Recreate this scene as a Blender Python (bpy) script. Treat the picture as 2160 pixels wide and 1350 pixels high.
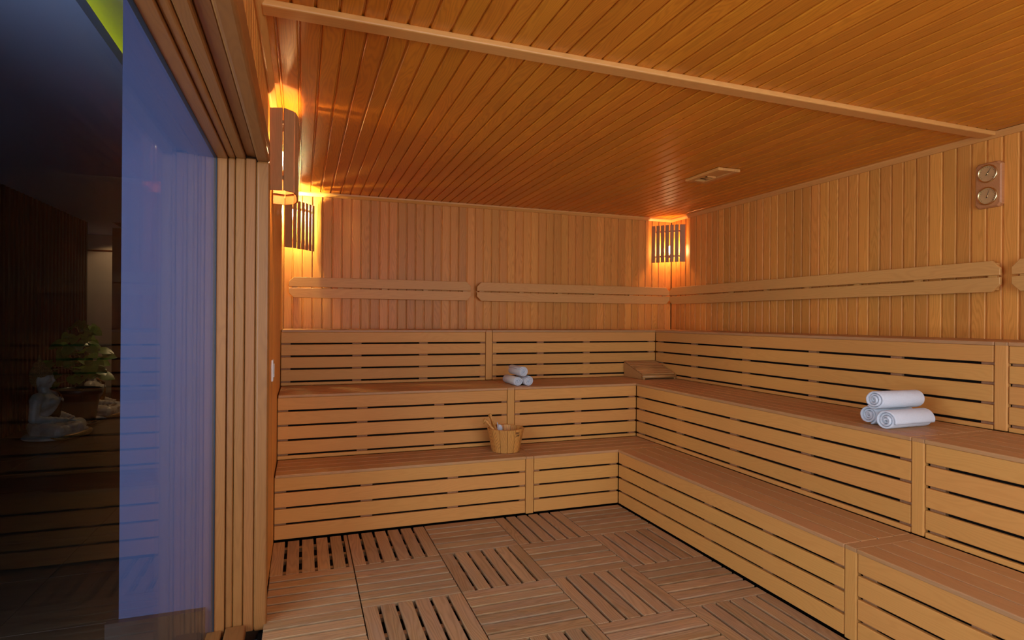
import bpy, bmesh, math, random
from mathutils import Vector, Matrix, noise as mnoise

scene = bpy.context.scene
for o in list(bpy.data.objects):
    bpy.data.objects.remove(o)
random.seed(7)
C = scene.collection
V = Vector

# ------------------------------------------------------------------ camera
CAM_H = 1.4
FPX, YAW, PIT, ROL = 1241.62, 0.341514, -0.000267, 0.0071915
cam_d = bpy.data.cameras.new('camera')
cam_d.sensor_width = 36.0
cam_d.lens = FPX / 2160.0 * 36.0
cam_d.clip_start = 0.02
cam_d.clip_end = 100
cam = bpy.data.objects.new('camera', cam_d)
C.objects.link(cam)
sy, cy_, sp, cp = math.sin(YAW), math.cos(YAW), math.sin(PIT), math.cos(PIT)
fwd = V((sy * cp, cy_ * cp, sp))
up0 = V((-sy * sp, -cy_ * sp, cp))
ri0 = V((cy_, -sy, 0))
ri = ri0 * math.cos(ROL) + up0 * math.sin(ROL)
up = -ri0 * math.sin(ROL) + up0 * math.cos(ROL)
cam.matrix_world = Matrix(((ri.x, up.x, -fwd.x, 0), (ri.y, up.y, -fwd.y, 0),
                           (ri.z, up.z, -fwd.z, CAM_H), (0, 0, 0, 1)))
scene.camera = cam

# ------------------------------------------------------------------ world, large lights, exposure
world = bpy.data.worlds.new('world')
scene.world = world
world.use_nodes = True
bg = world.node_tree.nodes['Background']
bg.inputs[0].default_value = (0.55, 0.7, 1.0, 1)
bg.inputs[1].default_value = 0.03


def area_light(name, loc, direction, sx, sy_, power, col):
    d = bpy.data.lights.new(name, 'AREA')
    d.shape = 'RECTANGLE'
    d.size, d.size_y = sx, sy_
    d.energy = power
    d.color = col
    o = bpy.data.objects.new(name, d)
    C.objects.link(o)
    o.location = loc
    o.rotation_euler = V(direction).to_track_quat('-Z', 'Y').to_euler()
    return o


# cool fill through two unseen windows, added in the sauna front and lobby side walls
area_light('sauna_added_fill', (1.85, -1.63, 1.60), (0, 1, 0), 3.4, 1.4, 102, (0.74, 0.87, 1.0))
area_light('lobby_added_fill', (-1.95, 0.4, 1.6), (1, 0, 0), 3.4, 2.3, 135, (0.70, 0.83, 1.0))

scene.view_settings.view_transform = 'Standard'
scene.view_settings.look = 'None'
scene.view_settings.gamma = 1.0
scene.view_settings.use_curve_mapping = False
scene.view_settings.exposure = 0.04
scene.cycles.use_denoising = True
scene.cycles.use_light_tree = False
scene.cycles.adaptive_threshold = 0.02
scene.cycles.max_bounces = 8
scene.cycles.diffuse_bounces = 4
scene.cycles.glossy_bounces = 4
scene.cycles.transparent_max_bounces = 12
scene.cycles.sample_clamp_indirect = 4.0

# ------------------------------------------------------------------ room dimensions (metres)
L, G, J = -0.1643, -0.364, 2.913          # left wall face, glass plane, far jamb of the glazed opening
R1, R2, R3, RW = 2.277, 2.688, 3.262, 3.779
B1, B2, B3, BW = 3.961, 4.380, 4.971, 5.466
Z1, Z2, Z3, ZH = 0.416, 0.866, 1.309, 2.117
ZT = 2.506                                 # ceiling
YF = -1.6                                  # front wall
LZ, LC = -0.03, 2.94                       # lobby floor and ceiling
D0, D1 = 1.906, 1.967                      # upright of the right-hand benches
E0, E1 = 1.524, 1.583                      # upright of the back benches

# ------------------------------------------------------------------ helpers
WM = {}


def link(name, data, parent=None, W=None):
    o = bpy.data.objects.new(name, data)
    C.objects.link(o)
    W = W or Matrix()
    WM[o] = W
    if parent is not None:
        o.parent = parent
        o.matrix_basis = WM[parent].inverted() @ W
    else:
        o.matrix_basis = W
    return o


def tag(o, label=None, cat=None, group=None, kind=None):
    if label:
        o['label'] = label
    if cat:
        o['category'] = cat
    if group:
        o['group'] = group
    if kind:
        o['kind'] = kind
    return o


def thing(name, label, cat, loc=(0, 0, 0), rz=0.0, group=None):
    W = Matrix.Translation(loc) @ Matrix.Rotation(rz, 4, 'Z')
    return tag(link(name, None, None, W), label, cat, group)


def mesh_of(verts, faces, mat=None, smooth=False):
    m = bpy.data.meshes.new('mesh')
    m.from_pydata([tuple(v) for v in verts], [], faces)
    if mat:
        m.materials.append(mat)
    if smooth:
        m.polygons.foreach_set('use_smooth', [True] * len(m.polygons))
    m.update()
    return m


def bm_mesh(bm, mat=None, smooth=False):
    m = bpy.data.meshes.new('mesh')
    bm.to_mesh(m)
    bm.free()
    if mat:
        m.materials.append(mat)
    if smooth:
        m.polygons.foreach_set('use_smooth', [True] * len(m.polygons))
    return m


def frame(o, x, y):
    x = V(x).normalized()
    y = V(y)
    y = (y - x * y.dot(x)).normalized()
    z = x.cross(y)
    return Matrix(((x.x, y.x, z.x, o[0]), (x.y, y.y, z.y, o[1]), (x.z, y.z, z.z, o[2]), (0, 0, 0, 1)))


CACHE = {}


def box_mesh(lx, ly, lz, c, mat, seg=1):
    """board 0..lx by +-ly/2 by +-lz/2 with eased edges"""
    key = ('box', round(lx, 4), round(ly, 4), round(lz, 4), round(c, 4), mat.name, seg)
    if key in CACHE:
        return CACHE[key]
    bm = bmesh.new()
    bmesh.ops.create_cube(bm, size=1.0)
    for v in bm.verts:
        v.co = V(((v.co.x + .5) * lx, v.co.y * ly, v.co.z * lz))
    if c > 0:
        bmesh.ops.bevel(bm, geom=list(bm.edges), offset=c, segments=seg, profile=0.5, affect='EDGES')
    CACHE[key] = bm_mesh(bm, mat)
    return CACHE[key]


def slat(name, parent, mat, p0, p1, wdir, w, t, c=0.003, seg=1):
    """board along p0->p1, w wide along wdir, t thick"""
    p0, p1 = V(p0), V(p1)
    m = box_mesh((p1 - p0).length, w, t, c, mat, seg)
    return link(name, m, parent, frame(p0, p1 - p0, wdir))


def block(name, parent, mat, x0, x1, y0, y1, z0, z1, c=0.002, seg=1):
    """axis-aligned board between two corners, grain along its longest side"""
    d = (x1 - x0, y1 - y0, z1 - z0)
    k = max(range(3), key=lambda i: d[i])
    ctr = [(x0 + x1) / 2, (y0 + y1) / 2, (z0 + z1) / 2]
    p0 = list(ctr)
    p1 = list(ctr)
    p0[k] = (x0, y0, z0)[k]
    p1[k] = (x1, y1, z1)[k]
    j = max([i for i in range(3) if i != k], key=lambda i: d[i])
    i = 3 - k - j
    wd = [0, 0, 0]
    wd[j] = 1
    return slat(name, parent, mat, p0, p1, wd, d[j], d[i], min(c, 0.4 * min(d)), seg)


def extrude_mesh(profile, length, mat, key=None, smooth=False):
    """profile in (y, z) counter-clockwise seen from +x, extruded along x"""
    if key and key in CACHE:
        return CACHE[key]
    n = len(profile)
    vs = [(0, y, z) for y, z in profile] + [(length, y, z) for y, z in profile]
    fs = [(i, (i + 1) % n, n + (i + 1) % n, n + i)[::-1] for i in range(n)]
    fs += [tuple(range(n)), tuple(range(2 * n - 1, n - 1, -1))]
    m = mesh_of(vs, fs, mat)
    bm = bmesh.new()
    bm.from_mesh(m)
    bmesh.ops.recalc_face_normals(bm, faces=bm.faces)
    bm.to_mesh(m)
    bm.free()
    if key:
        CACHE[key] = m
    return m


def multi_box(boxes, mat):
    vs, fs = [], []
    for (x0, x1, y0, y1, z0, z1) in boxes:
        b = len(vs)
        vs += [(x, y, z) for x in (x0, x1) for y in (y0, y1) for z in (z0, z1)]
        fs += [tuple(b + i for i in f) for f in
               ((0, 1, 3, 2), (4, 6, 7, 5), (0, 4, 5, 1), (2, 3, 7, 6), (0, 2, 6, 4), (1, 5, 7, 3))]
    return mesh_of(vs, fs, mat)


def structure(name, boxes, mat):
    return tag(link(name, multi_box(boxes, mat)), kind='structure')


def lathe_mesh(prof, n, mat, smooth=True, a0=0.0, a1=2 * math.pi):
    full = abs(a1 - a0 - 2 * math.pi) < 1e-6
    k = n if full else n + 1
    vs, fs = [], []
    for i in range(k):
        a = a0 + (a1 - a0) * i / n
        vs += [(r * math.cos(a), r * math.sin(a), z) for r, z in prof]
    m_ = len(prof)
    for i in range(n):
        j = (i + 1) % k
        for q in range(m_ - 1):
            fs.append((i * m_ + q, j * m_ + q, j * m_ + q + 1, i * m_ + q + 1))
    m = mesh_of(vs, fs, mat)
    bm = bmesh.new()
    bm.from_mesh(m)
    bmesh.ops.remove_doubles(bm, verts=bm.verts, dist=1e-5)
    bmesh.ops.recalc_face_normals(bm, faces=bm.faces)
    if smooth:
        for f in bm.faces:
            f.smooth = True
    bm.to_mesh(m)
    bm.free()
    return m


def tube_mesh(pts, radii, n, mat, flat=1.0):
    pts = [V(p) for p in pts]
    if not hasattr(radii, '__len__'):
        radii = [radii] * len(pts)
    vs, fs = [], []
    ref = V((0.13, 0.21, 1)) if abs((pts[-1] - pts[0]).normalized().z) < 0.9 else V((1, 0.1, 0))
    for i, p in enumerate(pts):
        t = (pts[min(i + 1, len(pts) - 1)] - pts[max(i - 1, 0)]).normalized()
        a = t.cross(ref).normalized()
        b = t.cross(a).normalized()
        for k in range(n):
            an = 2 * math.pi * k / n
            vs.append(p + (a * math.cos(an) + b * math.sin(an) * flat) * radii[i])
    for i in range(len(pts) - 1):
        for k in range(n):
            fs.append((i * n + k, i * n + (k + 1) % n, (i + 1) * n + (k + 1) % n, (i + 1) * n + k))
    fs.append(tuple(range(n))[::-1])
    fs.append(tuple(range((len(pts) - 1) * n, len(pts) * n)))
    return mesh_of(vs, fs, mat, True)


# ------------------------------------------------------------------ materials
def base_mat(name):
    m = bpy.data.materials.new(name)
    m.use_nodes = True
    nt = m.node_tree
    return m, nt, nt.nodes['Principled BSDF']


def N(nt, kind, **kw):
    n = nt.nodes.new(kind)
    for k, v in kw.items():
        setattr(n, k, v)
    return n


def wood(name, light, dark, rough=0.5, spec=0.4, ring=24.0, contrast=0.55, tone=0.16, bump=0.08, coat=0.0, wear=0.0,
         wear_col=(0.3, 0.27, 0.25)):
    """plain-sawn softwood: long grain on the object's own x axis, every board cut from another place"""
    m, nt, bs = base_mat(name)
    lk = nt.links.new
    tc = N(nt, 'ShaderNodeTexCoord')
    oi = N(nt, 'ShaderNodeObjectInfo')
    mul = N(nt, 'ShaderNodeVectorMath', operation='SCALE')
    mul.inputs[0].default_value = (61.0, 17.3, 29.7)
    lk(oi.outputs['Random'], mul.inputs['Scale'])
    add = N(nt, 'ShaderNodeVectorMath', operation='ADD')
    lk(tc.outputs['Object'], add.inputs[0])
    lk(mul.outputs[0], add.inputs[1])

    def scaled(s):
        v = N(nt, 'ShaderNodeVectorMath', operation='MULTIPLY')
        v.inputs[1].default_value = s
        lk(add.outputs[0], v.inputs[0])
        return v.outputs[0]

    def noise(s, detail=2.0, rough_=0.5):
        n = N(nt, 'ShaderNodeTexNoise')
        n.inputs['Scale'].default_value = 1.0
        n.inputs['Detail'].default_value = detail
        n.inputs['Roughness'].default_value = rough_
        lk(scaled(s), n.inputs['Vector'])
        return n.outputs['Fac']

    # growth rings: bands across the board, bent by a slow noise so that they close into cathedral arches
    slow = noise((1.3, 9.0, 9.0), 2.0)
    ringv = N(nt, 'ShaderNodeSeparateXYZ')
    lk(add.outputs[0], ringv.inputs[0])
    a1 = N(nt, 'ShaderNodeMath', operation='MULTIPLY_ADD')
    lk(slow, a1.inputs[0])
    a1.inputs[1].default_value = 0.22
    lk(ringv.outputs['Y'], a1.inputs[2])
    a2 = N(nt, 'ShaderNodeMath', operation='MULTIPLY')
    lk(a1.outputs[0], a2.inputs[0])
    a2.inputs[1].default_value = ring * 20
    sn = N(nt, 'ShaderNodeMath', operation='SINE')
    lk(a2.outputs[0], sn.inputs[0])
    r01 = N(nt, 'ShaderNodeMapRange')
    lk(sn.outputs[0], r01.inputs[0])
    r01.inputs[1].default_value = -1
    r01.inputs[2].default_value = 1
    pw = N(nt, 'ShaderNodeMath', operation='POWER')
    lk(r01.outputs[0], pw.inputs[0])
    pw.inputs[1].default_value = 1.6
    fib = noise((7.0, 260.0, 260.0), 2.0, 0.6)
    big = noise((0.9, 5.0, 5.0), 3.0, 0.6)
    f1 = N(nt, 'ShaderNodeMath', operation='MULTIPLY')
    lk(pw.outputs[0], f1.inputs[0])
    f1.inputs[1].default_value = contrast * 0.55
    f2 = N(nt, 'ShaderNodeMath', operation='MULTIPLY_ADD')
    lk(fib, f2.inputs[0])
    f2.inputs[1].default_value = contrast * 0.7
    lk(f1.outputs[0], f2.inputs[2])
    f3 = N(nt, 'ShaderNodeMath', operation='MULTIPLY_ADD')
    lk(big, f3.inputs[0])
    f3.inputs[1].default_value = contrast * 0.9
    lk(f2.outputs[0], f3.inputs[2])
    f4 = N(nt, 'ShaderNodeMath', operation='SUBTRACT', use_clamp=True)
    lk(f3.outputs[0], f4.inputs[0])
    f4.inputs[1].default_value = contrast * 0.55
    mix = N(nt, 'ShaderNodeMix', data_type='RGBA')
    lk(f4.outputs[0], mix.inputs['Factor'])
    mix.inputs['A'].default_value = (*light, 1)
    mix.inputs['B'].default_value = (*dark, 1)
    # board to board tone
    hsv = N(nt, 'ShaderNodeHueSaturation')
    lk(mix.outputs['Result'], hsv.inputs['Color'])
    vv = N(nt, 'ShaderNodeMapRange')
    lk(oi.outputs['Random'], vv.inputs[0])
    vv.inputs[3].default_value = 1 - tone
    vv.inputs[4].default_value = 1 + tone
    lk(vv.outputs[0], hsv.inputs['Value'])
    wn = N(nt, 'ShaderNodeTexWhiteNoise', noise_dimensions='1D')
    lk(oi.outputs['Random'], wn.inputs['W'])
    hh = N(nt, 'ShaderNodeMapRange')
    lk(wn.outputs['Value'], hh.inputs[0])
    hh.inputs[3].default_value = 0.4975
    hh.inputs[4].default_value = 0.5035
    lk(hh.outputs[0], hsv.inputs['Hue'])
    col = hsv.outputs[0]
    if wear > 0:
        wno = noise((2.2, 14.0, 14.0), 5.0, 0.65)
        wr = N(nt, 'ShaderNodeMapRange')
        lk(wno, wr.inputs[0])
        wr.inputs[1].default_value = 0.4
        wr.inputs[2].default_value = 0.75
        wr.inputs[4].default_value = wear
        mw = N(nt, 'ShaderNodeMix', data_type='RGBA')
        lk(wr.outputs[0], mw.inputs['Factor'])
        lk(col, mw.inputs['A'])
        mw.inputs['B'].default_value = (*wear_col, 1)
        col = mw.outputs['Result']
    lk(col, bs.inputs['Base Color'])
    bs.inputs['Roughness'].default_value = rough
    bs.inputs['Specular IOR Level'].default_value = spec
    bs.inputs['Coat Weight'].default_value = coat
    bs.inputs['Coat Roughness'].default_value = 0.22
    bp = N(nt, 'ShaderNodeBump')
    bp.inputs['Strength'].default_value = bump
    bp.inputs['Distance'].default_value = 0.004
    lk(f4.outputs[0], bp.inputs['Height'])
    lk(bp.outputs[0], bs.inputs['Normal'])
    return m


def plain(name, col, rough=0.5, metal=0.0, spec=0.5, nscale=0.0, namt=0.15, bump=0.0, stretch=(1, 1, 1), col2=None):
    m, nt, bs = base_mat(name)
    bs.inputs['Base Color'].default_value = (*col, 1)
    bs.inputs['Roughness'].default_value = rough
    bs.inputs['Metallic'].default_value = metal
    bs.inputs['Specular IOR Level'].default_value = spec
    if nscale > 0:
        tc = N(nt, 'ShaderNodeTexCoord')
        mp = N(nt, 'ShaderNodeMapping')
        mp.inputs['Scale'].default_value = stretch
        nt.links.new(tc.outputs['Object'], mp.inputs[0])
        n = N(nt, 'ShaderNodeTexNoise')
        n.inputs['Scale'].default_value = nscale
        n.inputs['Detail'].default_value = 5
        n.inputs['Roughness'].default_value = 0.6
        nt.links.new(mp.outputs[0], n.inputs['Vector'])
        mx = N(nt, 'ShaderNodeMix', data_type='RGBA')
        rmp = N(nt, 'ShaderNodeMapRange')
        nt.links.new(n.outputs['Fac'], rmp.inputs[0])
        rmp.inputs[1].default_value = 0.3
        rmp.inputs[2].default_value = 0.7
        nt.links.new(rmp.outputs[0], mx.inputs['Factor'])
        c2 = col2 or tuple(c * (1 - namt) for c in col)
        mx.inputs['A'].default_value = (*col, 1)
        mx.inputs['B'].default_value = (*c2, 1)
        nt.links.new(mx.outputs['Result'], bs.inputs['Base Color'])
        if bump > 0:
            bp = N(nt, 'ShaderNodeBump')
            bp.inputs['Strength'].default_value = bump
            bp.inputs['Distance'].default_value = 0.004
            nt.links.new(n.outputs['Fac'], bp.inputs['Height'])
            nt.links.new(bp.outputs[0], bs.inputs['Normal'])
    return m


def emitter(name, col, strength):
    m, nt, bs = base_mat(name)
    bs.inputs['Base Color'].default_value = (*col, 1)
    bs.inputs['Emission Color'].default_value = (*col, 1)
    bs.inputs['Emission Strength'].default_value = strength
    return m


M = {}
M['wall'] = wood('wall_boards_wood', (0.79, 0.325, 0.066), (0.55, 0.195, 0.031), rough=0.42, spec=0.28, tone=0.13, contrast=0.72)
M['ceiling'] = wood('ceiling_boards_wood', (0.75, 0.262, 0.020), (0.49, 0.137, 0.009), rough=0.33, spec=0.5, tone=0.09,
                    contrast=0.72)
M['trim'] = wood('trim_wood', (0.72, 0.335, 0.085), (0.55, 0.235, 0.05), rough=0.45, tone=0.05, contrast=0.4)
M['bench'] = wood('bench_front_wood', (0.68, 0.315, 0.080), (0.51, 0.205, 0.044), rough=0.5, spec=0.25, tone=0.045,
                  contrast=0.34)
M['seat'] = wood('bench_seat_wood', (0.53, 0.262, 0.098), (0.39, 0.175, 0.06), rough=0.45, spec=0.4, tone=0.07,
                 contrast=0.5, wear=0.25, wear_col=(0.41, 0.265, 0.16))
M['nailer'] = wood('nailer_wood', (0.40, 0.18, 0.075), (0.28, 0.115, 0.045), rough=0.7, tone=0.1)
M['floor'] = wood('floor_slat_wood', (0.47, 0.265, 0.12), (0.27, 0.135, 0.052), rough=0.55, spec=0.35, tone=0.13,
                  contrast=0.8, bump=0.2, wear=0.4, wear_col=(0.36, 0.25, 0.18), ring=18)
M['rail'] = wood('rail_wood', (0.72, 0.36, 0.10), (0.56, 0.245, 0.056), rough=0.5, tone=0.06, contrast=0.45)
M['frame'] = wood('frame_wood', (0.33, 0.122, 0.030), (0.21, 0.07, 0.015), rough=0.42, tone=0.08, contrast=0.5)
M['shade'] = wood('lamp_shade_wood', (0.50, 0.23, 0.09), (0.36, 0.15, 0.055), rough=0.55, tone=0.06, contrast=0.4)
M['bucket'] = wood('bucket_wood', (0.80, 0.38, 0.085), (0.45, 0.17, 0.035), rough=0.5, tone=0.12, contrast=1.0, ring=30)
M['headrest'] = wood('headrest_wood', (0.50, 0.235, 0.075), (0.35, 0.145, 0.04), rough=0.45, tone=0.14, contrast=0.6)
M['plaque'] = wood('plaque_wood', (0.55, 0.235, 0.08), (0.40, 0.15, 0.05), rough=0.4, tone=0.02, contrast=0.5)
M['dark'] = plain('cavity_shade', (0.012, 0.008, 0.006), rough=0.9, spec=0.1)  # near-black colour put in for the shade inside hollows
M['backing'] = plain('wall_backing', (0.05, 0.022, 0.01), rough=0.9, spec=0.1)
M['towel'] = plain('terry_cloth', (0.70, 0.72, 0.76), rough=0.95, spec=0.1, nscale=260, namt=0.10, bump=0.6)
M['white'] = plain('white_plastic', (0.75, 0.75, 0.76), rough=0.35)
M['wallpaint'] = plain('blue_grey_wall_paint', (0.042, 0.058, 0.142), rough=0.75, nscale=4, namt=0.04)
M['brass'] = plain('brass_dial', (0.78, 0.58, 0.26), rough=0.38, metal=0.6, nscale=30, namt=0.1)
M['brass_rim'] = plain('brass_rim', (0.75, 0.58, 0.3), rough=0.25, metal=1.0)
M['ink'] = plain('dark_ink', (0.02, 0.014, 0.01), rough=0.6)
M['porcelain'] = plain('lamp_holder', (0.7, 0.65, 0.55), rough=0.4)
M['seal'] = plain('dark_seal', (0.015, 0.02, 0.03), rough=0.5)
M['lslat'] = plain('dark_stained_slat', (0.075, 0.020, 0.010), rough=0.30, spec=0.6, nscale=6, namt=0.4, stretch=(0.4, 8, 8))
M['lback'] = plain('dark_wall_panel', (0.02, 0.007, 0.004), rough=0.7)
M['lceil'] = plain('lobby_ceiling_paint', (0.42, 0.50, 0.78), rough=0.7)
M['lwall'] = plain('lobby_beige_paint', (0.62, 0.52, 0.40), rough=0.8)
M['skirt'] = plain('dark_skirting_stone', (0.03, 0.022, 0.02), rough=0.35, nscale=8, namt=0.5)
M['woven'] = plain('woven_blind', (0.42, 0.36, 0.32), rough=0.9, nscale=60, col2=(0.22, 0.18, 0.16), stretch=(6, 6, 0.5),
                   bump=0.3)
M['stone'] = plain('lobby_floor_stone', (0.060, 0.036, 0.020), rough=0.38, spec=0.45, nscale=2.6, col2=(0.020, 0.011, 0.007),
                   stretch=(1.0, 7.0, 1.0), bump=0.12)
M['grout'] = plain('floor_grout', (0.10, 0.075, 0.05), rough=0.8)
M['statue'] = plain('aged_white_plaster', (0.50, 0.46, 0.42), rough=0.38, spec=0.5, nscale=9, col2=(0.30, 0.26, 0.22), bump=0.1)
M['gold'] = plain('old_gold_paint', (0.36, 0.20, 0.06), rough=0.4, metal=0.35, nscale=20, col2=(0.18, 0.09, 0.025))
M['hair'] = plain('bronze_hair', (0.32, 0.19, 0.07), rough=0.4, metal=0.3, nscale=30, col2=(0.15, 0.08, 0.03))
M['planter'] = plain('dark_plastic', (0.012, 0.010, 0.012), rough=0.3)
M['soil'] = plain('soil', (0.03, 0.02, 0.012), rough=0.95, nscale=40, namt=0.5, bump=0.6)
M['moss'] = plain('coir', (0.07, 0.045, 0.02), rough=0.95, nscale=60, namt=0.6, bump=0.8)
M['leaf'] = plain('leaf_green', (0.055, 0.14, 0.02), rough=0.35, nscale=5, col2=(0.12, 0.20, 0.035))
M['stem'] = plain('stem_green', (0.16, 0.17, 0.05), rough=0.5)
M['bulb'] = emitter('glowing_bulb', (1.0, 0.68, 0.32), 60.0)
M['led'] = emitter('yellow_led', (0.90, 0.78, 0.0), 16.0)
M['bulb'].cycles.emission_sampling = 'NONE'
M['metal'] = plain('grey_metal', (0.3, 0.3, 0.3), rough=0.35, metal=0.9)


def glass_material():
    m = bpy.data.materials.new('clear_glass')
    m.use_nodes = True
    nt = m.node_tree
    nt.nodes.clear()
    lk = nt.links.new
    out = N(nt, 'ShaderNodeOutputMaterial')
    lw = N(nt, 'ShaderNodeLayerWeight')
    lw.inputs['Blend'].default_value = 0.5
    pw = N(nt, 'ShaderNodeMath', operation='POWER')
    lk(lw.outputs['Facing'], pw.inputs[0])
    pw.inputs[1].default_value = 12.0
    ma = N(nt, 'ShaderNodeMath', operation='MULTIPLY_ADD', use_clamp=True)
    lk(pw.outputs[0], ma.inputs[0])
    ma.inputs[1].default_value = 1.10
    ma.inputs[2].default_value = 0.004
    tr = N(nt, 'ShaderNodeBsdfTransparent')
    tr.inputs[0].default_value = (0.93, 0.96, 0.97, 1)
    gl = N(nt, 'ShaderNodeBsdfGlossy')
    gl.inputs['Roughness'].default_value = 0.0
    gl.inputs['Color'].default_value = (1, 1, 1, 1)
    mx = N(nt, 'ShaderNodeMixShader')
    lk(ma.outputs[0], mx.inputs[0])
    lk(tr.outputs[0], mx.inputs[1])
    lk(gl.outputs[0], mx.inputs[2])
    lk(mx.outputs[0], out.inputs['Surface'])
    return m


M['glass'] = glass_material()

# ------------------------------------------------------------------ sauna shell
SH = 0.02                                   # board depth: the backing stands behind the board faces
wall_back = structure('wall_back', [(L - .02, RW + .2, BW + .014, BW + .16, LZ - .05, ZT + .1)], M['backing'])
wall_right = structure('wall_right', [(RW + .014, RW + .2, YF - .1, BW + .014, LZ - .05, ZT + .1)], M['backing'])
wall_left = structure('wall_left', [(-0.33, L - .014, J + .03, BW + .16, LZ - .05, ZT + .1),
                                    (-0.33, L - .014, YF - .1, J + .03, ZH + .06, ZT + .1),
                                    (-0.33, L - .014, YF - .1, -1.03, LZ - .05, ZH + .06)], M['backing'])
ceiling = structure('ceiling', [(L - .02, RW + .2, YF - .1, BW + .16, ZT + .014, ZT + .1)], M['backing'])
floor = structure('floor', [(L - .02, RW + .02, YF - .02, BW + .02, -.10, -.045)], M['dark'])
wall_front = structure('wall_front', [(L, 0.08, YF - .12, YF, -.05, ZT), (3.62, RW, YF - .12, YF, -.05, ZT),
                                      (0.08, 3.62, YF - .12, YF, -.05, 0.84), (0.08, 3.62, YF - .12, YF, 2.36, ZT)], M['wall'])
added_window_2 = structure('added_window_2', [(0.08, 0.13, YF - .1, YF + .01, .84, 2.36), (3.57, 3.62, YF - .1, YF + .01, .84, 2.36),
                                  (0.13, 3.57, YF - .1, YF + .01, .84, .89), (0.13, 3.57, YF - .1, YF + .01, 2.31, 2.36)],
                     M['frame'])  # unseen window, added to bring in cool light from behind the camera
link('pane', multi_box([(0.13, 3.57, YF - .085, YF - .075, .89, 2.31)], M['glass']), added_window_2)


def board_profile(w):
    return [(0, -.013), (w, -.013), (w, -.009), (w - .006, -.009), (w - .0085, -.002), (w - .0115, 0), (.006, 0),
            (.002, -.003), (.0005, -.009)]


def boards(parent, mat, start, step_dir, normal_x, length, pitch, count, last=None):
    """count tongue and groove boards, the first at start, stepping along step_dir, running along normal_x"""
    x = V(normal_x)
    s = V(step_dir)
    for i in range(count):
        w = pitch
        if last is not None and i == count - 1:
            w = last
        m = extrude_mesh(board_profile(w), length, mat, ('board', round(w, 4), round(length, 4), mat.name))
        link('board', m, parent, frame(V(start) + s * pitch * i, x, s))


# back wall: boards stand on end, stepping towards -x from the right corner (normal -y)
PB = 0.0823
nb = int((RW - L) / PB)
boards(wall_back, M['wall'], (RW, BW, 0), (-1, 0, 0), (0, 0, 1), ZT, PB, nb + 1, (RW - L) - nb * PB)
# right wall: stepping towards +y (normal -x)
PR = 0.0848
nr = int((BW - YF) / PR)
boards(wall_right, M['wall'], (RW, BW - PR * nr, 0), (0, 1, 0), (0, 0, 1), ZT, PR, nr)
# left wall: stepping towards -y (normal +x), behind the jamb and above the opening
PL = 0.083
nl = int((BW - (J + .045)) / PL)
boards(wall_left, M['wall'], (L, BW, 0), (0, -1, 0), (0, 0, 1), ZT, PL, nl + 1, (BW - (J + .045)) - nl * PL)
no = int((J + .045 - YF) / PL)
boards(wall_left, M['wall'], (L, J + .045, ZH + .055), (0, -1, 0), (0, 0, 1), ZT - ZH - .055, PL, no)
boards(wall_left, M['wall'], (L, -1.03, 0), (0, -1, 0), (0, 0, 1), ZH + .055, PL, int((-1.03 - YF) / PL))
# ceiling: boards run along y in two fields either side of the batten (normal -z)
BYL, BYR = 2.236, 2.292                     # the batten lies slightly askew
PC = 0.0825
ncl = int((RW - L) / PC)
boards(ceiling, M['ceiling'], (L - .02, 2.27, ZT), (1, 0, 0), (0, 1, 0), BW - 2.27, PC, ncl + 1)
boards(ceiling, M['ceiling'], (L - .045, YF, ZT), (1, 0, 0), (0, 1, 0), 2.26 - YF, PC, ncl + 1)

# trims: cornices, batten, corner beads
CORN = [(0, 0), (0, -.031), (.006, -.034), (.012, -.033), (.026, -.018), (.031, -.012), (.032, -.004), (.032, 0)]


def cornice(name, p, d, inward, length):
    # profile y = away from wall, z = down
    m = extrude_mesh([(a, b) for a, b in CORN], length, M['trim'])
    x = V(d)
    y = V(inward)
    W = frame(p, x, y)
    if (x.cross(y)).z < 0:
        m = extrude_mesh([(a, -b) for a, b in CORN], length, M['trim'])
    return tag(link(name, m, None, W), kind='structure')


cornice('trim_1', (L, BW, ZT), (1, 0, 0), (0, -1, 0), RW - L)
cornice('trim_2', (RW, YF, ZT), (0, 1, 0), (-1, 0, 0), BW - YF)
cornice('trim_3', (L, YF, ZT), (0, 1, 0), (1, 0, 0), BW - YF)
o = slat('trim_4', None, M['trim'], (L + .02, BYL + .007, ZT - .012), (RW - .03, BYR + .007, ZT - .012), (0, 1, 0), .078, .026, .006, 2)
tag(o, kind='structure')

# ------------------------------------------------------------------ floor of wooden tiles
XE = [-.162, .28, .78, 1.28, 1.78, 2.28]
ROWS = [(3.44, 3.952), (2.93, 3.44), (2.42, 2.93), (1.91, 2.42), (1.40, 1.91), (.89, 1.40), (.38, .89), (-.13, .38),
        (-.64, -.13), (-1.15, -.64), (-1.59, -1.15)]
ORI = ['vvhvh', 'hhvhv', 'hvhvh', 'hhvhv', 'hvhvh', 'vhvhv', 'hvhvh', 'vhvhv', 'hvhvh', 'vhvhv', 'hvhvh']


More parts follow.
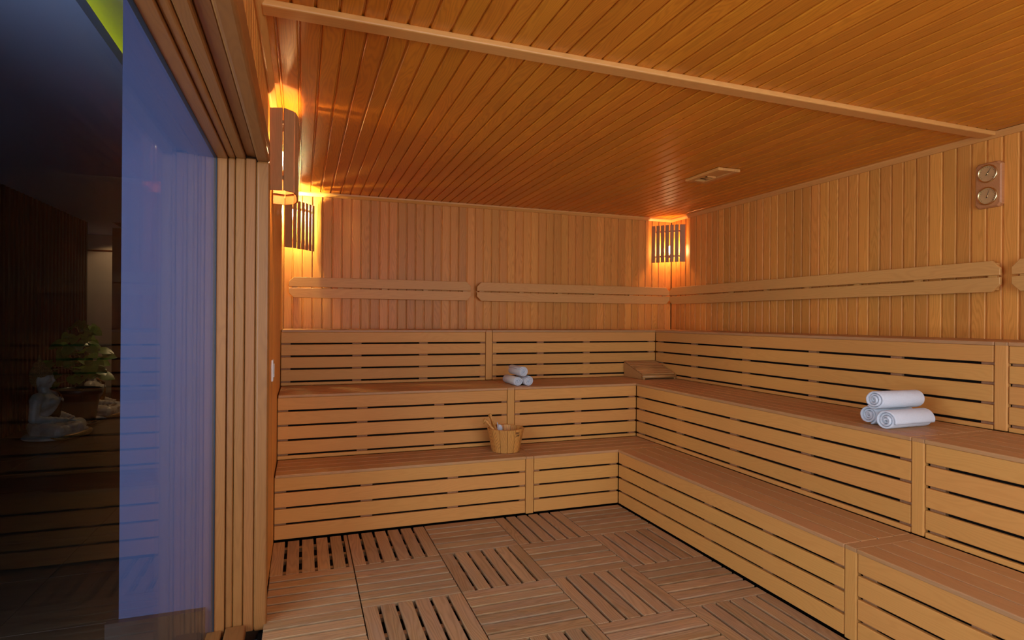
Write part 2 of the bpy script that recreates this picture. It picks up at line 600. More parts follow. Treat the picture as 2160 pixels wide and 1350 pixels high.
def floor_tile(x0, x1, y0, y1, ori, dz=0.0):
    g = .003
    base = link('floor_tile', None, floor, Matrix.Translation((x0, y0, -.045)))
    for k in (0.14, 0.5, 0.86):
        if ori == 'v':
            yy = y0 + (y1 - y0) * k
            block('support', base, M['floor'], x0 + g, x1 - g, yy - .018, yy + .018, -.044, -.0195, .001)
        else:
            xx = x0 + (x1 - x0) * k
            block('support', base, M['floor'], xx - .018, xx + .018, y0 + g, y1 - g, -.044, -.0195, .001)
    gap = .017
    if ori == 'v':
        n = 6
        p = (x1 - x0 - 2 * g + gap) / n
        edges = [(x0 + g + i * p, x0 + g + (i + 1) * p - gap) for i in range(n)]
        if x1 - x0 < .47:                  # the cut tile against the wall: five slats and a thin strip
            edges = [(x0 + i * .0838, x0 + i * .0838 + .0668) for i in range(5)] + [(x0 + 5 * .0838, x1 - g)]
        for a, b in edges:
            slat('slat', base, M['floor'], ((a + b) / 2, y0 + g, -.0095 + dz), ((a + b) / 2, y1 - g, -.0095 + dz), (1, 0, 0),
                 b - a, .019, .0014)
    else:
        n = 6
        p = (y1 - y0 - 2 * g + gap) / n
        for i in range(n):
            a = y0 + g + i * p
            b = a + p - gap
            slat('slat', base, M['floor'], (x0 + g, (a + b) / 2, -.0095 + dz), (x1 - g, (a + b) / 2, -.0095 + dz), (0, 1, 0),
                 b - a, .019, .0014)


for r, (ya, yb) in enumerate(ROWS):
    for c in range(5):
        floor_tile(XE[c], min(XE[c + 1], R1 - .004), ya, yb, ORI[r][c], random.uniform(-.0015, .0005))

# ------------------------------------------------------------------ benches
FT = .02                                    # front slat thickness
T1 = [(.313, .400), (.211, .300), (.110, .198), (.009, .097)]
T2 = [(.760, .846), (.658, .747), (.557, .645), (.455, .543), (Z1 + .001, .442)]
T3 = [(1.204, 1.289), (1.105, 1.191), (1.004, 1.091), (.904, .991), (Z2 + .001, .890)]
HB = R3 - R2


def bench_back(name, label, Yf, zt, zb, slats_, xr, depth_to, nseat, nail_x):
    t = thing(name, label, 'bench', (0.7, Yf, zb))
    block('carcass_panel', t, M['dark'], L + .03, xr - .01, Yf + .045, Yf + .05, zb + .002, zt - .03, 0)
    for (a, b) in slats_:
        for (x0, x1) in ((L + .004, E0 - .004), (E1 + .004, xr)):
            block('front_slat', t, M['bench'], x0, x1, Yf, Yf + FT, a, b, .004, 2)
    block('upright', t, M['bench'], E0, E1, Yf - .002, Yf + .03, zb + .002, zt - .003, .005, 2)
    for (a, b) in nail_x:
        block('nailing_strip', t, M['nailer'], a, b, Yf + FT + .0005, Yf + .044, zb + .004, zt - .025, .001)
    p = (depth_to - Yf + .006) / nseat
    for i in range(nseat):
        y0 = Yf - .004 + i * p
        y1 = y0 + p - .006
        xe = xr if i == 0 else xr + (HB if depth_to < BW - .1 else .0)
        xe = SEAT_XR[name + str(zt)]
        for (x0, x1) in ((L + .008, E0 - .001), (E1 + .001, xe)):
            block('seat_slat', t, M['seat'], x0, x1, y0, min(y1, depth_to - .001), zt - .020, zt, .004, 2)
    block('cross_piece', t, M['seat'], E0 + .001, E1 - .001, Yf - .003, depth_to - .002, zt - .021, zt - .001, .003)
    return t


SEAT_XR = {'bench' + str(Z1): R2 - .001, 'bench' + str(Z2): R3 - .001, 'bench' + str(Z3): RW - .001}
NB1 = [(L + .004, -.092), (.367, .442), (.951, 1.026), (1.482, 1.523), (1.584, 1.636), (2.222, R1 - .002)]
NB2 = [(L + .004, -.092), (.375, .45), (.945, 1.02), (1.482, 1.523), (1.584, 1.636), (2.12, 2.18), (2.63, R2 - .002)]
NB3 = [(L + .004, -.090), (.385, .458), (.936, 1.01), (1.479, 1.523), (1.584, 1.629), (2.02, 2.085), (2.49, 2.555), (3.2, R3 - .002)]
bench_back('bench', 'lowest tier of the slatted wooden bench along the back wall, under the bucket', B1, Z1, 0, T1, R1, B2, 4, NB1)
bench_back('bench', 'middle tier of the slatted bench on the back wall, under the small towel rolls', B2, Z2, Z1, T2, R2, B3, 6, NB2)
bench_back('bench', 'top slatted riser and ledge along the back wall, below the wall rails', B3, Z3, Z2, T3, R3, BW, 5, NB3)


def bench_right(label, Xf, zt, zb, slats_, yb, depth_to, nseat, nail_y):
    t = thing('bench', label, 'bench', (Xf, 2.0, zb))
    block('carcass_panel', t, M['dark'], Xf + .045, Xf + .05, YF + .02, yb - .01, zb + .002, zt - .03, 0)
    for (a, b) in slats_:
        for (y0, y1) in ((D1 + .004, yb - .006), (YF + .01, D0 - .004)):
            block('front_slat', t, M['bench'], Xf, Xf + FT, y0, y1, a, b, .004, 2)
    block('upright', t, M['bench'], Xf - .002, Xf + .03, D0, D1, zb + .002, zt - .003, .006, 2)
    for (a, b) in nail_y:
        block('nailing_strip', t, M['nailer'], Xf + FT + .0005, Xf + .044, a, b, zb + .004, zt - .025, .001)
    p = (depth_to - Xf + .006) / nseat
    for i in range(nseat):
        x0 = Xf - .004 + i * p
        x1 = min(x0 + p - .006, depth_to - .001)
        for (y0, y1) in ((D1 + .001, yb - .006), (YF + .01, D0 - .001)):
            block('seat_slat', t, M['seat'], x0, x1, y0, y1, zt - .020, zt, .004, 2)
    block('cross_piece', t, M['seat'], Xf - .003, depth_to - .002, D0 + .001, D1 - .001, zt - .021, zt - .001, .003)
    return t


def nails(ys):
    return [(y - .034, y + .034) for y in ys]


bench_right('lowest tier of the long slatted bench on the right, nearest the floor', R1, Z1, 0, T1, B1, R2, 4,
            nails([3.91, 3.42, 2.93, 2.45, 2.005, 1.86, 1.42, .9, .4, -.1, -.6, -1.1]))
bench_right('middle tier of the slatted bench on the right, under the large towel rolls', R2, Z2, Z1, T2, B2, R3, 6,
            nails([4.34, 3.8, 3.2, 2.6, 2.005, 1.86, 1.42, .9, .4, -.1, -.6, -1.1]))
bench_right('top slatted riser and ledge along the right wall', R3, Z3, Z2, T3, B3, RW, 5,
            nails([4.93, 4.4, 3.75, 3.1, 2.5, 2.005, 1.865, 1.42, .9, .4, -.1, -.6, -1.1]))


# ------------------------------------------------------------------ back rails
def rail_board_mesh(length, w, t, cut, top, c0=True, c1=True):
    # x along, y up; corners cut on the outer edge
    s = 1 if top else -1
    h = w / 2
    a = cut if c0 else .006
    b = cut if c1 else .006
    pts = [(0, -h * s), (length, -h * s), (length, (h - b) * s), (length - b, h * s), (a, h * s), (0, (h - a) * s)]
    vs = [(x, y, -t / 2) for x, y in pts] + [(x, y, t / 2) for x, y in pts]
    n = len(pts)
    fs = [(i, (i + 1) % n, n + (i + 1) % n, n + i) for i in range(n)] + [tuple(range(n))[::-1], tuple(range(n, 2 * n))]
    m = mesh_of(vs, fs, M['rail'])
    bm = bmesh.new()
    bm.from_mesh(m)
    bmesh.ops.recalc_face_normals(bm, faces=bm.faces)
    bmesh.ops.bevel(bm, geom=list(bm.edges), offset=.0018, segments=1, affect='EDGES')
    bm.to_mesh(m)
    bm.free()
    return m


def rail(label, p0, p1, inward, c0=.042, c1=.042, spacers=6):
    p0, p1, inw = V(p0), V(p1), V(inward)
    d = (p1 - p0).normalized()
    ln = (p1 - p0).length
    t = thing('backrest_rail', label, 'rail', p0, 0, 'backrest rails')
    for zc, top in ((1.7155, True), (1.6205, False)):
        m = rail_board_mesh(ln, .083, .02, .042, top, c0 > .02, c1 > .02)
        link('rail_board', m, t, frame(p0 + V((0, 0, zc - p0.z)) + inw * .010, d, (0, 0, 1)))
    for i in range(spacers):
        s = .05 + (ln - .1) * i / (spacers - 1)
        q = p0 + d * s
        a = V((q.x, q.y, 1.59)) - inw * .0005
        slat('spacer', t, M['trim'], a - inw * .0135, a - inw * .0135 + V((0, 0, .156)), d, .045, .026, .001)
    return t


YB = BW - .047
XR_ = RW - .047
rail('short two-board wooden rail on the back wall, beside the glowing corner lamp on the left', (-.116, YB, 1.667), (1.503, YB, 1.667), (0, -1, 0), spacers=5)
rail('long two-board wooden rail on the back wall ending in the right corner', (1.564, YB, 1.667), (3.715, YB, 1.667), (0, -1, 0), .042, .03, spacers=6)
rail('longest two-board wooden rail, running along the right wall below the gauges', (XR_, 5.40, 1.667), (XR_, 2.214, 1.667), (-1, 0, 0), .03, .042, spacers=8)
rail('wooden rail cut off by the right edge of the picture', (XR_, 2.155, 1.667), (XR_, -1.3, 1.667), (-1, 0, 0), spacers=8)


# ------------------------------------------------------------------ lamps with slatted shades
def lamp(label, plan, zb, zt, bulb_at, power, wide=(), t=.012, gapf=.010, brace=True, col=(1.0, 0.58, 0.22)):
    """plan: corner points of the slats in plan; one slat per segment"""
    root = thing('slatted_wall_lamp', label, 'lamp', (bulb_at[0], bulb_at[1], zb), 0, 'slatted sauna lamps')
    for i in range(len(plan) - 1):
        a, b = V((*plan[i], 0)), V((*plan[i + 1], 0))
        d = (b - a)
        w = d.length
        d.normalize()
        n = V((-d.y, d.x, 0))
        mid = (a + b) / 2
        slat('shade_slat', root, M['shade'], mid + V((0, 0, zb)), mid + V((0, 0, zt)), d, w - gapf, t, .0015)
    if brace:
        for zz in (zb + .055, zt - .075):
            ctr = V((bulb_at[0], bulb_at[1], zz))
            inner, outer = [], []
            for p in plan:
                q = V((p[0], p[1], zz))
                r = (ctr - q).normalized()
                outer.append(q + r * (t * .5 + .001))
                inner.append(q + r * (t * .5 + .011))
            n = len(plan)
            vs = []
            for zo in (0, .016):
                vs += [v + V((0, 0, zo)) for v in outer] + [v + V((0, 0, zo)) for v in inner]
            fs = []
            for i in range(n - 1):
                fs += [(i, i + 1, n + i + 1, n + i), (2 * n + i, 3 * n + i, 3 * n + i + 1, 2 * n + i + 1),
                       (i, 2 * n + i, 2 * n + i + 1, i + 1), (n + i, n + i + 1, 3 * n + i + 1, 3 * n + i)]
            fs += [(0, n, 3 * n, 2 * n), (n - 1, 3 * n - 1, 4 * n - 1, 2 * n - 1)]
            link('shade_hoop', mesh_of(vs, fs, M['shade']), root)
    bx, by, bz = bulb_at
    prof = [(0.0, .052), (.012, .048), (.021, .036), (.024, .022), (.021, .006), (.015, -.012), (.013, -.022), (0, -.022)]
    bo = link('bulb', lathe_mesh(prof, 16, M['bulb']), root, Matrix.Translation(bulb_at))
    link('lamp_holder', lathe_mesh([(0, -.022), (.018, -.023), (.02, -.06), (.014, -.075), (0, -.075)], 16, M['porcelain']), bo,
         Matrix.Translation(bulb_at))
    d = bpy.data.lights.new('bulb_light', 'POINT')
    d.energy = power
    d.color = col
    d.shadow_soft_size = .034
    lo = bpy.data.objects.new('bulb_light', d)
    C.objects.link(lo)
    lo.parent = root
    lo.matrix_basis = WM[root].inverted() @ Matrix.Translation((bx, by, bz + .012))
    return root


def arc(p0, p1, bulge, ws):
    p0, p1 = V(p0), V(p1)
    d = p1 - p0
    n = V((-d.y, d.x)).normalized()
    tot = sum(ws)
    out, s = [], 0
    for k in range(len(ws) + 1):
        u = s / tot
        out.append(tuple(p0 + d * u + n * bulge * 4 * u * (1 - u)))
        if k < len(ws):
            s += ws[k]
    return out


# lamp on the left wall: an end-on half oval
xw = L + .004
hp = [(xw, 3.085), (-.095, 3.062), (-.047, 3.105), (-.034, 3.165), (-.030, 3.23), (-.030, 3.295), (-.034, 3.36), (-.047, 3.42),
      (-.095, 3.462), (xw, 3.44)]
lamp('large slatted wooden lamp on the left wall, nearest to the glass opening', hp, 2.02, 2.42, (-.092, 3.26, 2.21), 38, col=(1.0, .58, .24),
     gapf=.008, t=.010)
lamp('glowing slatted wooden lamp in the back left corner, half behind the larger lamp', arc((-.150, 5.17), (.090, 5.445), -.018, [1.8, 1, 1, 1, 1, 1, 1]),
     1.985, 2.385, (-.080, 5.352, 2.285), 120, col=(1.0, .84, .40), gapf=.013)
lamp('slatted wooden lamp glowing in the far right corner above the rails', arc((3.515, 5.450), (3.762, 5.185), -.025, [1.0, .9, .9, .9, .9, .9, 1.2]),
     2.02, 2.412, (3.690, 5.372, 2.15), 26, col=(1.0, .52, .20), gapf=.012)

# ------------------------------------------------------------------ glazed opening in the left wall
window_1 = tag(link('window_1', None, None, Matrix.Translation((-.26, J, 0))), kind='structure')
YN = -1.0                                   # near jamb
# cross-section pieces: x range, how far the face stands back from the opening, edge rounding
PIECES = [('stop_board', -.366, -.322, -.004, .0015), ('cove_moulding', -.322, -.290, .004, .009),
          ('lining_board', -.289, -.249, .006, .004), ('lining_board', -.248, -.204, .010, .004),
          ('casing_board', -.203, -.146, .000, .012)]
for nm, x0, x1, back, rd in PIECES:
    sg = 3 if rd > .006 else 1
    block(nm, window_1, M['frame'], x0, x1 - .001, J + back, J + back + .034 + .02 * (nm == 'casing_board'), LZ, ZH + back, rd, sg)
    hb = back + (.012 if nm == 'lining_board' and x0 > -.26 else 0)
    block(nm, window_1, M['frame'], x0, x1 - .001, YN, J + back + .034, ZH + hb, ZH + hb + .034 + .06 * (nm == 'casing_board'), rd, sg)
    block(nm, window_1, M['frame'], x0, x1 - .001, YN - back - .034, YN - back, LZ, ZH + back, rd, sg)
block('seal', window_1, M['seal'], G - .012, G + .001, J - .009, J + .02, LZ + .02, ZH, .001)
block('seal', window_1, M['seal'], G - .012, G + .001, YN, J, ZH - .008, ZH + .02, .001)
block('glass_pane', window_1, M['glass'], G - .010, G - .002, YN + .003, J - .010, .018, ZH - .009, 0)
block('threshold_board', window_1, M['frame'], -.318, -.232, YN, J - .002, LZ, .014, .010, 3)
block('threshold_board', window_1, M['frame'], -.392, -.330, YN, J - .006, LZ, .006, .006, 2)

# ------------------------------------------------------------------ lobby beyond the glass
wall_lobby_end = structure('wall_lobby_end', [(-.73, -.372, 2.92, BW + .3, LZ, LC + .2), (-.372, -.331, J + .055, BW + .3, LZ, LC + .2),
                                              (-.42, -.331, YF, J + .05, ZH + .10, LC + .2),
                                              (-.42, -.331, YF, YN - .06, LZ, ZH + .10)], M['wallpaint'])
tag(link('baseboard_lobby', multi_box([(-.772, -.40, 2.885, 2.92, LZ, .113), (-.772, -.731, 2.92, BW + .3, LZ, .113)], M['skirt'])),
    kind='structure')
wall_lobby_left = structure('wall_lobby_left', [(-3.5, -3.36, 2.45, 11.4, LZ, LC + .1), (-6.0, -3.36, 11.3, 11.4, LZ, LC + .1),
                                                (-3.5, -1.9, 2.35, 2.45, LZ, LC + .1), (-2.05, -1.9, 2.2, 2.35, LZ, LC + .1),
                                                (-2.05, -1.9, YF, -1.4, LZ, LC + .1), (-2.05, -1.9, -1.4, 2.2, LZ, .36),
                                                (-2.05, -1.9, -1.4, 2.2, 2.84, LC + .1)], M['lback'])  # the near jog is unseen, added to bring the window light closer
wall_lobby_far = structure('wall_lobby_far', [(-6.0, -.3, 13.0, 13.1, LZ, LC + .1), (-.43, -.33, BW + .3, 13.0, LZ, LC + .1)], M['lwall'])
wall_lobby_front = structure('wall_lobby_front', [(-2.05, -.33, YF - .12, YF, LZ, LC)], M['lwall'])
added_window_3 = structure('added_window_3', [(-2.05, -1.89, -1.4, -1.34, .36, 2.84), (-2.05, -1.89, 2.14, 2.2, .36, 2.84),
                                  (-2.05, -1.89, -1.34, 2.14, .36, .42), (-2.05, -1.89, -1.34, 2.14, 2.78, 2.84)], M['lslat'])  # unseen window, added to light the right-hand benches from the left
link('pane', multi_box([(-2.02, -2.01, -1.34, 2.14, .42, 2.78)], M['glass']), added_window_3)
post = structure('trim_5', [(-3.11, -2.72, 11.9, 12.1, LZ, LC)], M['lslat'])
CVX = -1.052
ceiling_lobby = structure('ceiling_lobby', [(-6.0, CVX, YF, 13.1, LC, LC + .075), (-1.5, -.3, YF, 13.1, LC + .20, LC + .24), (-1.52, -1.5, YF, 13.1, LC + .075, LC + .24)], M['lceil'])
tag(link('led_strip', multi_box([(-1.30, -1.285, 0.0, 12.0, LC + .077, LC + .090)], M['led'])),
    'yellow light strip in the recess of the lobby ceiling', 'light strip')
# vertical slats on the left lobby wall
y = 3.0
while y < 11.36:
    block('slat', wall_lobby_left, M['lslat'], -3.36, -3.30, y, y + .062, LZ, LC - .002, .004)
    y += .127
# stone floor in large tiles
floor_lobby = structure('floor_lobby', [(-6.0, -.33, YF, 13.1, LZ - .06, LZ - .003)], M['grout'])
xs = [-6.34, -5.08, -3.82, -2.56, -1.30, -.33]
for i in range(1, 5):
    yy = 3.226 - .655 * 7 + (0 if i != 9 else .3)
    while yy < 13.0:
        x0, x1 = max(xs[i], -6.0), xs[i + 1]
        y0, y1 = max(yy, YF), min(yy + .655, 13.0)
        if y1 - y0 > .05 and not (i < 2 and yy < 11.0):
            block('stone_tile', floor_lobby, M['stone'], x0 + .0015, x1 - .0015, y0 + .0015, y1 - .0015, LZ - .012, LZ, .0008)
        yy += .655
t = tag(link('woven_blind', None, None, Matrix.Translation((-3.5, 12.97, .85))), 'grey woven hanging panel on the far lobby wall behind the plant', 'blind')
block('woven_cloth', t, M['woven'], -4.0, -3.1, 12.965, 12.975, .86, 2.62, .001)
block('top_rail', t, M['lslat'], -4.02, -3.08, 12.955, 12.985, 2.62, 2.655, .004)
t = tag(link('ceiling_grille', None, None, Matrix.Translation((-2.83, 11.4, LC))), 'small dark vent grille in the lobby ceiling', 'vent')
block('frame', t, M['metal'], -2.93, -2.70, 11.2, 11.62, LC - .012, LC - .001, .003)
for k in range(5):
    block('louvre', t, M['seal'], -2.91, -2.72, 11.24 + k * .075, 11.28 + k * .075, LC - .018, LC - .012, .001)
# recessed warm downlights of the lobby
for (x, yv, pw_, cone) in ((-1.75, 10.1, 55, 62), (-3.0, 12.3, 30, 80)):
    t = thing('ceiling_downlight', 'warm recessed downlight over the ' + ('statues' if yv < 11 else 'far lobby wall'), 'light', (x, yv, LC))
    link('bezel', lathe_mesh([(.05, -.002), (.065, -.010), (.075, -.004), (.075, 0), (.05, 0)], 24, M['metal']), t, Matrix.Translation((x, yv, LC)))
    d = bpy.data.lights.new('downlight_beam', 'SPOT')
    d.energy = pw_
    d.color = (1.0, .62, .30)
    d.spot_size = math.radians(cone)
    d.spot_blend = .5
    d.shadow_soft_size = .04
    lo = bpy.data.objects.new('downlight_beam', d)
    C.objects.link(lo)
    lo.parent = t
    tgt = V((-2.45, 9.75, 0)) if yv < 11 else V((-3.45, 13.0, 1.9))
    p = V((x, yv, LC - .015))
    lo.matrix_basis = Matrix.Translation((0, 0, -.015)) @ (tgt - p).to_track_quat('-Z', 'Y').to_matrix().to_4x4()


# ------------------------------------------------------------------ seated statues
def capsule(bm, a, b, ra, rb, seg=10):
    a, b = V(a), V(b)
    n = 6
    for i in range(n + 1):
        u = i / n
        p = a.lerp(b, u)
        ellipsoid(bm, p, (ra + (rb - ra) * u,) * 3, seg)


def ellipsoid(bm, c, r, seg=12):
    W = Matrix.Translation(c) @ Matrix.Diagonal((r[0], r[1], r[2], 1))
    bmesh.ops.create_uvsphere(bm, u_segments=seg, v_segments=max(6, seg // 2 + 2), radius=1.0, matrix=W)


def statue_meshes():
    bm = bmesh.new()
    ellipsoid(bm, (.08, 0, .035), (.31, .37, .05), 24)
    ellipsoid(bm, (.08, 0, .02), (.33, .38, .03), 24)
    ellipsoid(bm, (-.03, 0, .13), (.17, .24, .14), 20)
    for s in (-1, 1):
        capsule(bm, (-.02, s * .17, .10), (.20, s * .285, .095), .105, .085)
        capsule(bm, (.20, s * .285, .09), (.31, s * -.03, .085 + (s + 1) * .02), .082, .062)
        capsule(bm, (-.045, s * .165, .475), (-.05, s * .20, .455), .072, .068)
        capsule(bm, (-.05, s * .205, .45), (-.045, s * .265, .25), .062, .052)
        capsule(bm, (-.045, s * .265, .25), (.20, s * .09, .205), .052, .034)
        for f in range(4):
            capsule(bm, (.20, s * (.08 - f * .004), .197 + f * .0), (.265 + .008 * f, s * (-.01 - .0 * f) - .02 + f * .014, .195), .016, .011, 8)
        capsule(bm, (.21, s * .06, .21), (.25, s * .012, .236), .014, .010, 8)
        ellipsoid(bm, (-0.078, s * .083, .665), (.022, .013, .062), 10)
        ellipsoid(bm, (0.018, s * .036, .706), (.018, .022, .010), 10)
        ellipsoid(bm, (0.014, s * .040, .672), (.026, .026, .026), 10)
        ellipsoid(bm, (0.010, s * .036, .728), (.022, .032, .010), 10)
        ellipsoid(bm, (.07, s * .075, .425), (.05, .06, .045), 12)
    ellipsoid(bm, (.345, .05, .075), (.035, .09, .03), 12)
    ellipsoid(bm, (.29, -.11, .145), (.04, .085, .028), 12)
    capsule(bm, (-.045, 0, .16), (-.03, 0, .34), .135, .135, 16)
    ellipsoid(bm, (-.025, 0, .40), (.115, .19, .115), 18)
    ellipsoid(bm, (-.04, 0, .465), (.09, .19, .06), 18)
    capsule(bm, (-.035, 0, .49), (-0.070, 0, .60), .062, .056)
    ellipsoid(bm, (-0.058, 0, .685), (.090, .080, .112), 20)
    ellipsoid(bm, (-0.032, 0, .62), (.058, .050, .042), 14)
    ellipsoid(bm, (0.008, 0, .602), (.022, .024, .018), 10)
    capsule(bm, (0.028, 0, .718), (0.049, 0, .668), .010, .017, 8)
    ellipsoid(bm, (0.027, 0, .640), (.016, .026, .007), 10)
    ellipsoid(bm, (0.024, 0, .628), (.016, .021, .008), 10)
    body = bm_mesh(bm, M['statue'], True)
    # hair: cap, bun and spire covered in rows of small curls
    bm = bmesh.new()
    ellipsoid(bm, (-0.082, 0, .745), (.104, .088, .092), 20)
    ellipsoid(bm, (-0.102, 0, .69), (.078, .080, .09), 18)
    ellipsoid(bm, (-0.100, 0, .845), (.052, .050, .050), 14)
    bmesh.ops.create_cone(bm, cap_ends=True, segments=10, radius1=.034, radius2=.004, depth=.10,
                          matrix=Matrix.Translation((-0.100, 0, .925)))
    for (c, r, rows, lo_, hi) in (((-0.082, 0, .745), (.106, .090, .094), 9, -.15, 1.25), ((-0.102, 0, .69), (.080, .082, .092), 6, -.9, .1),
                                  ((-0.100, 0, .845), (.054, .052, .052), 5, .0, 1.2)):
        for i in range(rows):
            la = lo_ + (hi - lo_) * i / max(1, rows - 1)
            k = max(4, int(2 * math.pi * math.cos(la) * r[0] / .019))
            for q in range(k):
                an = 2 * math.pi * (q + .5 * (i % 2)) / k
                p = V((c[0] + r[0] * math.cos(la) * math.cos(an), c[1] + r[1] * math.cos(la) * math.sin(an), c[2] + r[2] * math.sin(la)))
                if p.x > -.02 and p.z < .735:
                    continue
                bmesh.ops.create_icosphere(bm, subdivisions=1, radius=.0105, matrix=Matrix.Translation(p))
    hair = bm_mesh(bm, M['hair'], True)
    # sash over one shoulder and the gathered hem on the lap
    bm = bmesh.new()
    pts = [(-.135, .10, .50), (-.06, .155, .552), (.03, .145, .525), (.085, .10, .46), (.108, .04, .38), (.112, -.03, .30), (.095, -.09, .24), (.05, -.14, .20)]
    prev = None
    for i, p in enumerate(pts):
        p = V(p)
        t_ = (V(pts[min(i + 1, len(pts) - 1)]) - V(pts[max(i - 1, 0)])).normalized()
        out = V((p.x + .03, p.y, 0)).normalized()
        if i < 3:
            out = V((0.1, .3, 1)).normalized()
        side = t_.cross(out).normalized()
        ring = []
        for k in range(9):
            u = (k - 4) / 4
            ring.append(bm.verts.new(p + side * u * .055 + out * (.008 + .006 * math.cos(k * 2.4)) - out * .02 * u * u))
        if prev:
            for k in range(8):
                bm.faces.new((prev[k], prev[k + 1], ring[k + 1], ring[k]))
        prev = ring
    bmesh.ops.solidify(bm, geom=list(bm.faces), thickness=.01)
    sash = bm_mesh(bm, M['gold'], True)
    hem = tube_mesh([(.10, -.34, .035), (.24, -.33, .035), (.345, -.2, .04), (.40, 0, .045), (.36, .18, .04), (.26, .32, .035), (.1, .35, .03)],
                    [.015, .026, .03, .034, .03, .026, .015], 10, M['gold'])
    return body, hair, sash, hem


SB = statue_meshes()


def statue(label, loc, rz, sc=1.0):
    root = thing('meditating_statue', label, 'statue', loc, rz, 'seated statues by the plant')
    W = WM[root] @ Matrix.Scale(sc, 4)
    b = link('body', SB[0], root, W)
    md = b.modifiers.new('remesh', 'REMESH')
    md.mode = 'VOXEL'
    md.voxel_size = .0085
    md.use_smooth_shade = True
    ms = b.modifiers.new('smooth', 'SMOOTH')
    ms.factor = .5
    ms.iterations = 3
    tag(link('curled_hair', SB[1], root, W), 'dark bronze curled hair with a pointed bun')
    tag(link('sash', SB[2], root, W), 'gold sash across the chest')
    tag(link('robe_hem', SB[3], root, W), 'gold hem round the crossed legs')
    return root


statue('pale seated meditating statue in front, facing right with bronze curled hair', (-2.83, 8.42, LZ), -.05)
statue('pale seated meditating statue mostly hidden behind the potted plant', (-2.80, 9.98, LZ), .1, .97)

# ------------------------------------------------------------------ potted climbing plant
PX, PY = -2.80, 9.28
pl = thing('potted_plant', 'leafy green climbing plant in a dark round pot between the statues', 'plant', (PX, PY, LZ))
PW = WM[pl]
link('pot', lathe_mesh([(0, .03), (.17, .03), (.19, .05), (.245, .40), (.268, .41), (.272, .47), (.262, .48), (.25, .475), (.246, .42), (.235, .40), (.0, .39)],
                       32, M['planter']), pl, PW)
link('saucer', lathe_mesh([(0, .0), (.21, .0), (.24, .03), (.23, .034), (.2, .012), (0, .012)], 32, M['planter']), pl, PW)
link('soil', lathe_mesh([(0, .435), (.12, .432), (.235, .425), (.235, .40), (0, .40)], 24, M['soil']), pl, PW)
link('moss_pole', tube_mesh([(0.02, 0, .40), (.01, 0, .8), (.03, 0, 1.22)], [.05, .047, .035], 12, M['moss']), pl, PW)


def leaf_mesh(cup):
    half = [(0, 0), (.28, -.16), (.48, -.02), (.55, .22), (.48, .5), (.32, .78), (.12, .98), (0, 1.08)]
    vs = []
    for yv_, in ((0,), (.25,), (.5,), (.8,), (1.08,)):
        vs.append((0, yv_, -.16 * yv_ * yv_))
    mid = list(range(5))
    idx = {1: [], -1: []}
    for s in (1, -1):
        for (x, yv_) in half[1:-1]:
            idx[s].append(len(vs))
            vs.append((s * x, yv_, cup * x - .16 * yv_ * yv_))
    fs = []
    link_mid = [0, 0, 1, 2, 3, 4]
    for s in (1, -1):
        r = idx[s]
        tri = [(0, r[0], r[1]), (0, r[1], 1), (1, r[1], r[2]), (1, r[2], 2), (2, r[2], r[3]), (2, r[3], 3), (3, r[3], r[4]), (3, r[4], r[5]), (3, r[5], 4)]
        fs += [t_ if s == 1 else t_[::-1] for t_ in tri]
    m = mesh_of(vs, fs, M['leaf'], True)
    return m


LEAVES = [leaf_mesh(.25), leaf_mesh(.12), leaf_mesh(-.1)]
rnd = random.Random(11)
spots = [(-.25, -.12, .86, .20), (-.30, -.05, .80, .20), (-.12, -.1, .97, .17), (-.05, -.12, 1.05, .15), (.02, -.1, .95, .15), (.1, -.12, .90, .16),
         (.16, -.15, .80, .22), (.22, -.08, .78, .20), (.05, -.16, .80, .18), (-.12, -.18, .78, .16), (-.18, -.15, .70, .18), (.25, 0, 1.0, .16),
         (.28, -.02, .92, .17), (-.20, 0, 1.12, .17), (-.12, .02, 1.15, .13), (0, -.08, 1.2, .14), (.08, 0, 1.28, .13), (-.02, 0, 1.36, .14),
         (.04, -.03, 1.40, .12), (.15, 0, 1.30, .15), (-.06, .02, 1.32, .12), (.12, .06, 1.12, .14), (.02, -.1, 1.12, .13), (.28, -.05, .68, .17),
         (-.02, -.16, .68, .15), (.1, -.2, .66, .16), (-.2, -.1, .58, .12), (.14, -.05, 1.05, .14), (-.1, .1, 1.0, .15), (.2, .1, .85, .16),
         (-.04, -.14, .90, .15), (.06, -.15, 1.0, .14), (.1, .1, 1.22, .12), (-.15, -.05, .92, .16), (.2, -.12, .70, .15), (-.08, -.1, 1.08, .12)]
for k in range(26):
    an = rnd.uniform(0, 6.28)
    zz = rnd.uniform(.62, 1.34)
    rr = (.26 - .13 * (zz - .6)) * rnd.uniform(.35, 1.0)
    spots.append((rr * math.cos(an), rr * math.sin(an) * .7 - .03, zz, rnd.uniform(.09, .15)))
for (x, yv, z, s) in spots:
    z = z * .98
    base = V((PX + .02, PY, LZ + max(.5, z - .12)))
    tip = V((PX + x, PY + yv, LZ + z))
    midp = base.lerp(tip, .5) + V((0, 0, .05))
    link('stem', tube_mesh([base, midp, tip], [.007, .005, .004], 5, M['stem']), pl)
    out = V((x + rnd.uniform(-.1, .1), yv + rnd.uniform(-.12, .06), rnd.uniform(-.22, .02)))
    yd = out.normalized()
    nrm = V((rnd.uniform(-.3, .3), -.7 + rnd.uniform(-.3, .3), .8))
    xd = yd.cross(nrm).normalized()
    Wl = frame(tip, xd, yd) @ Matrix.Scale(s * .9, 4)
    link('leaf', rnd.choice(LEAVES), pl, Wl)

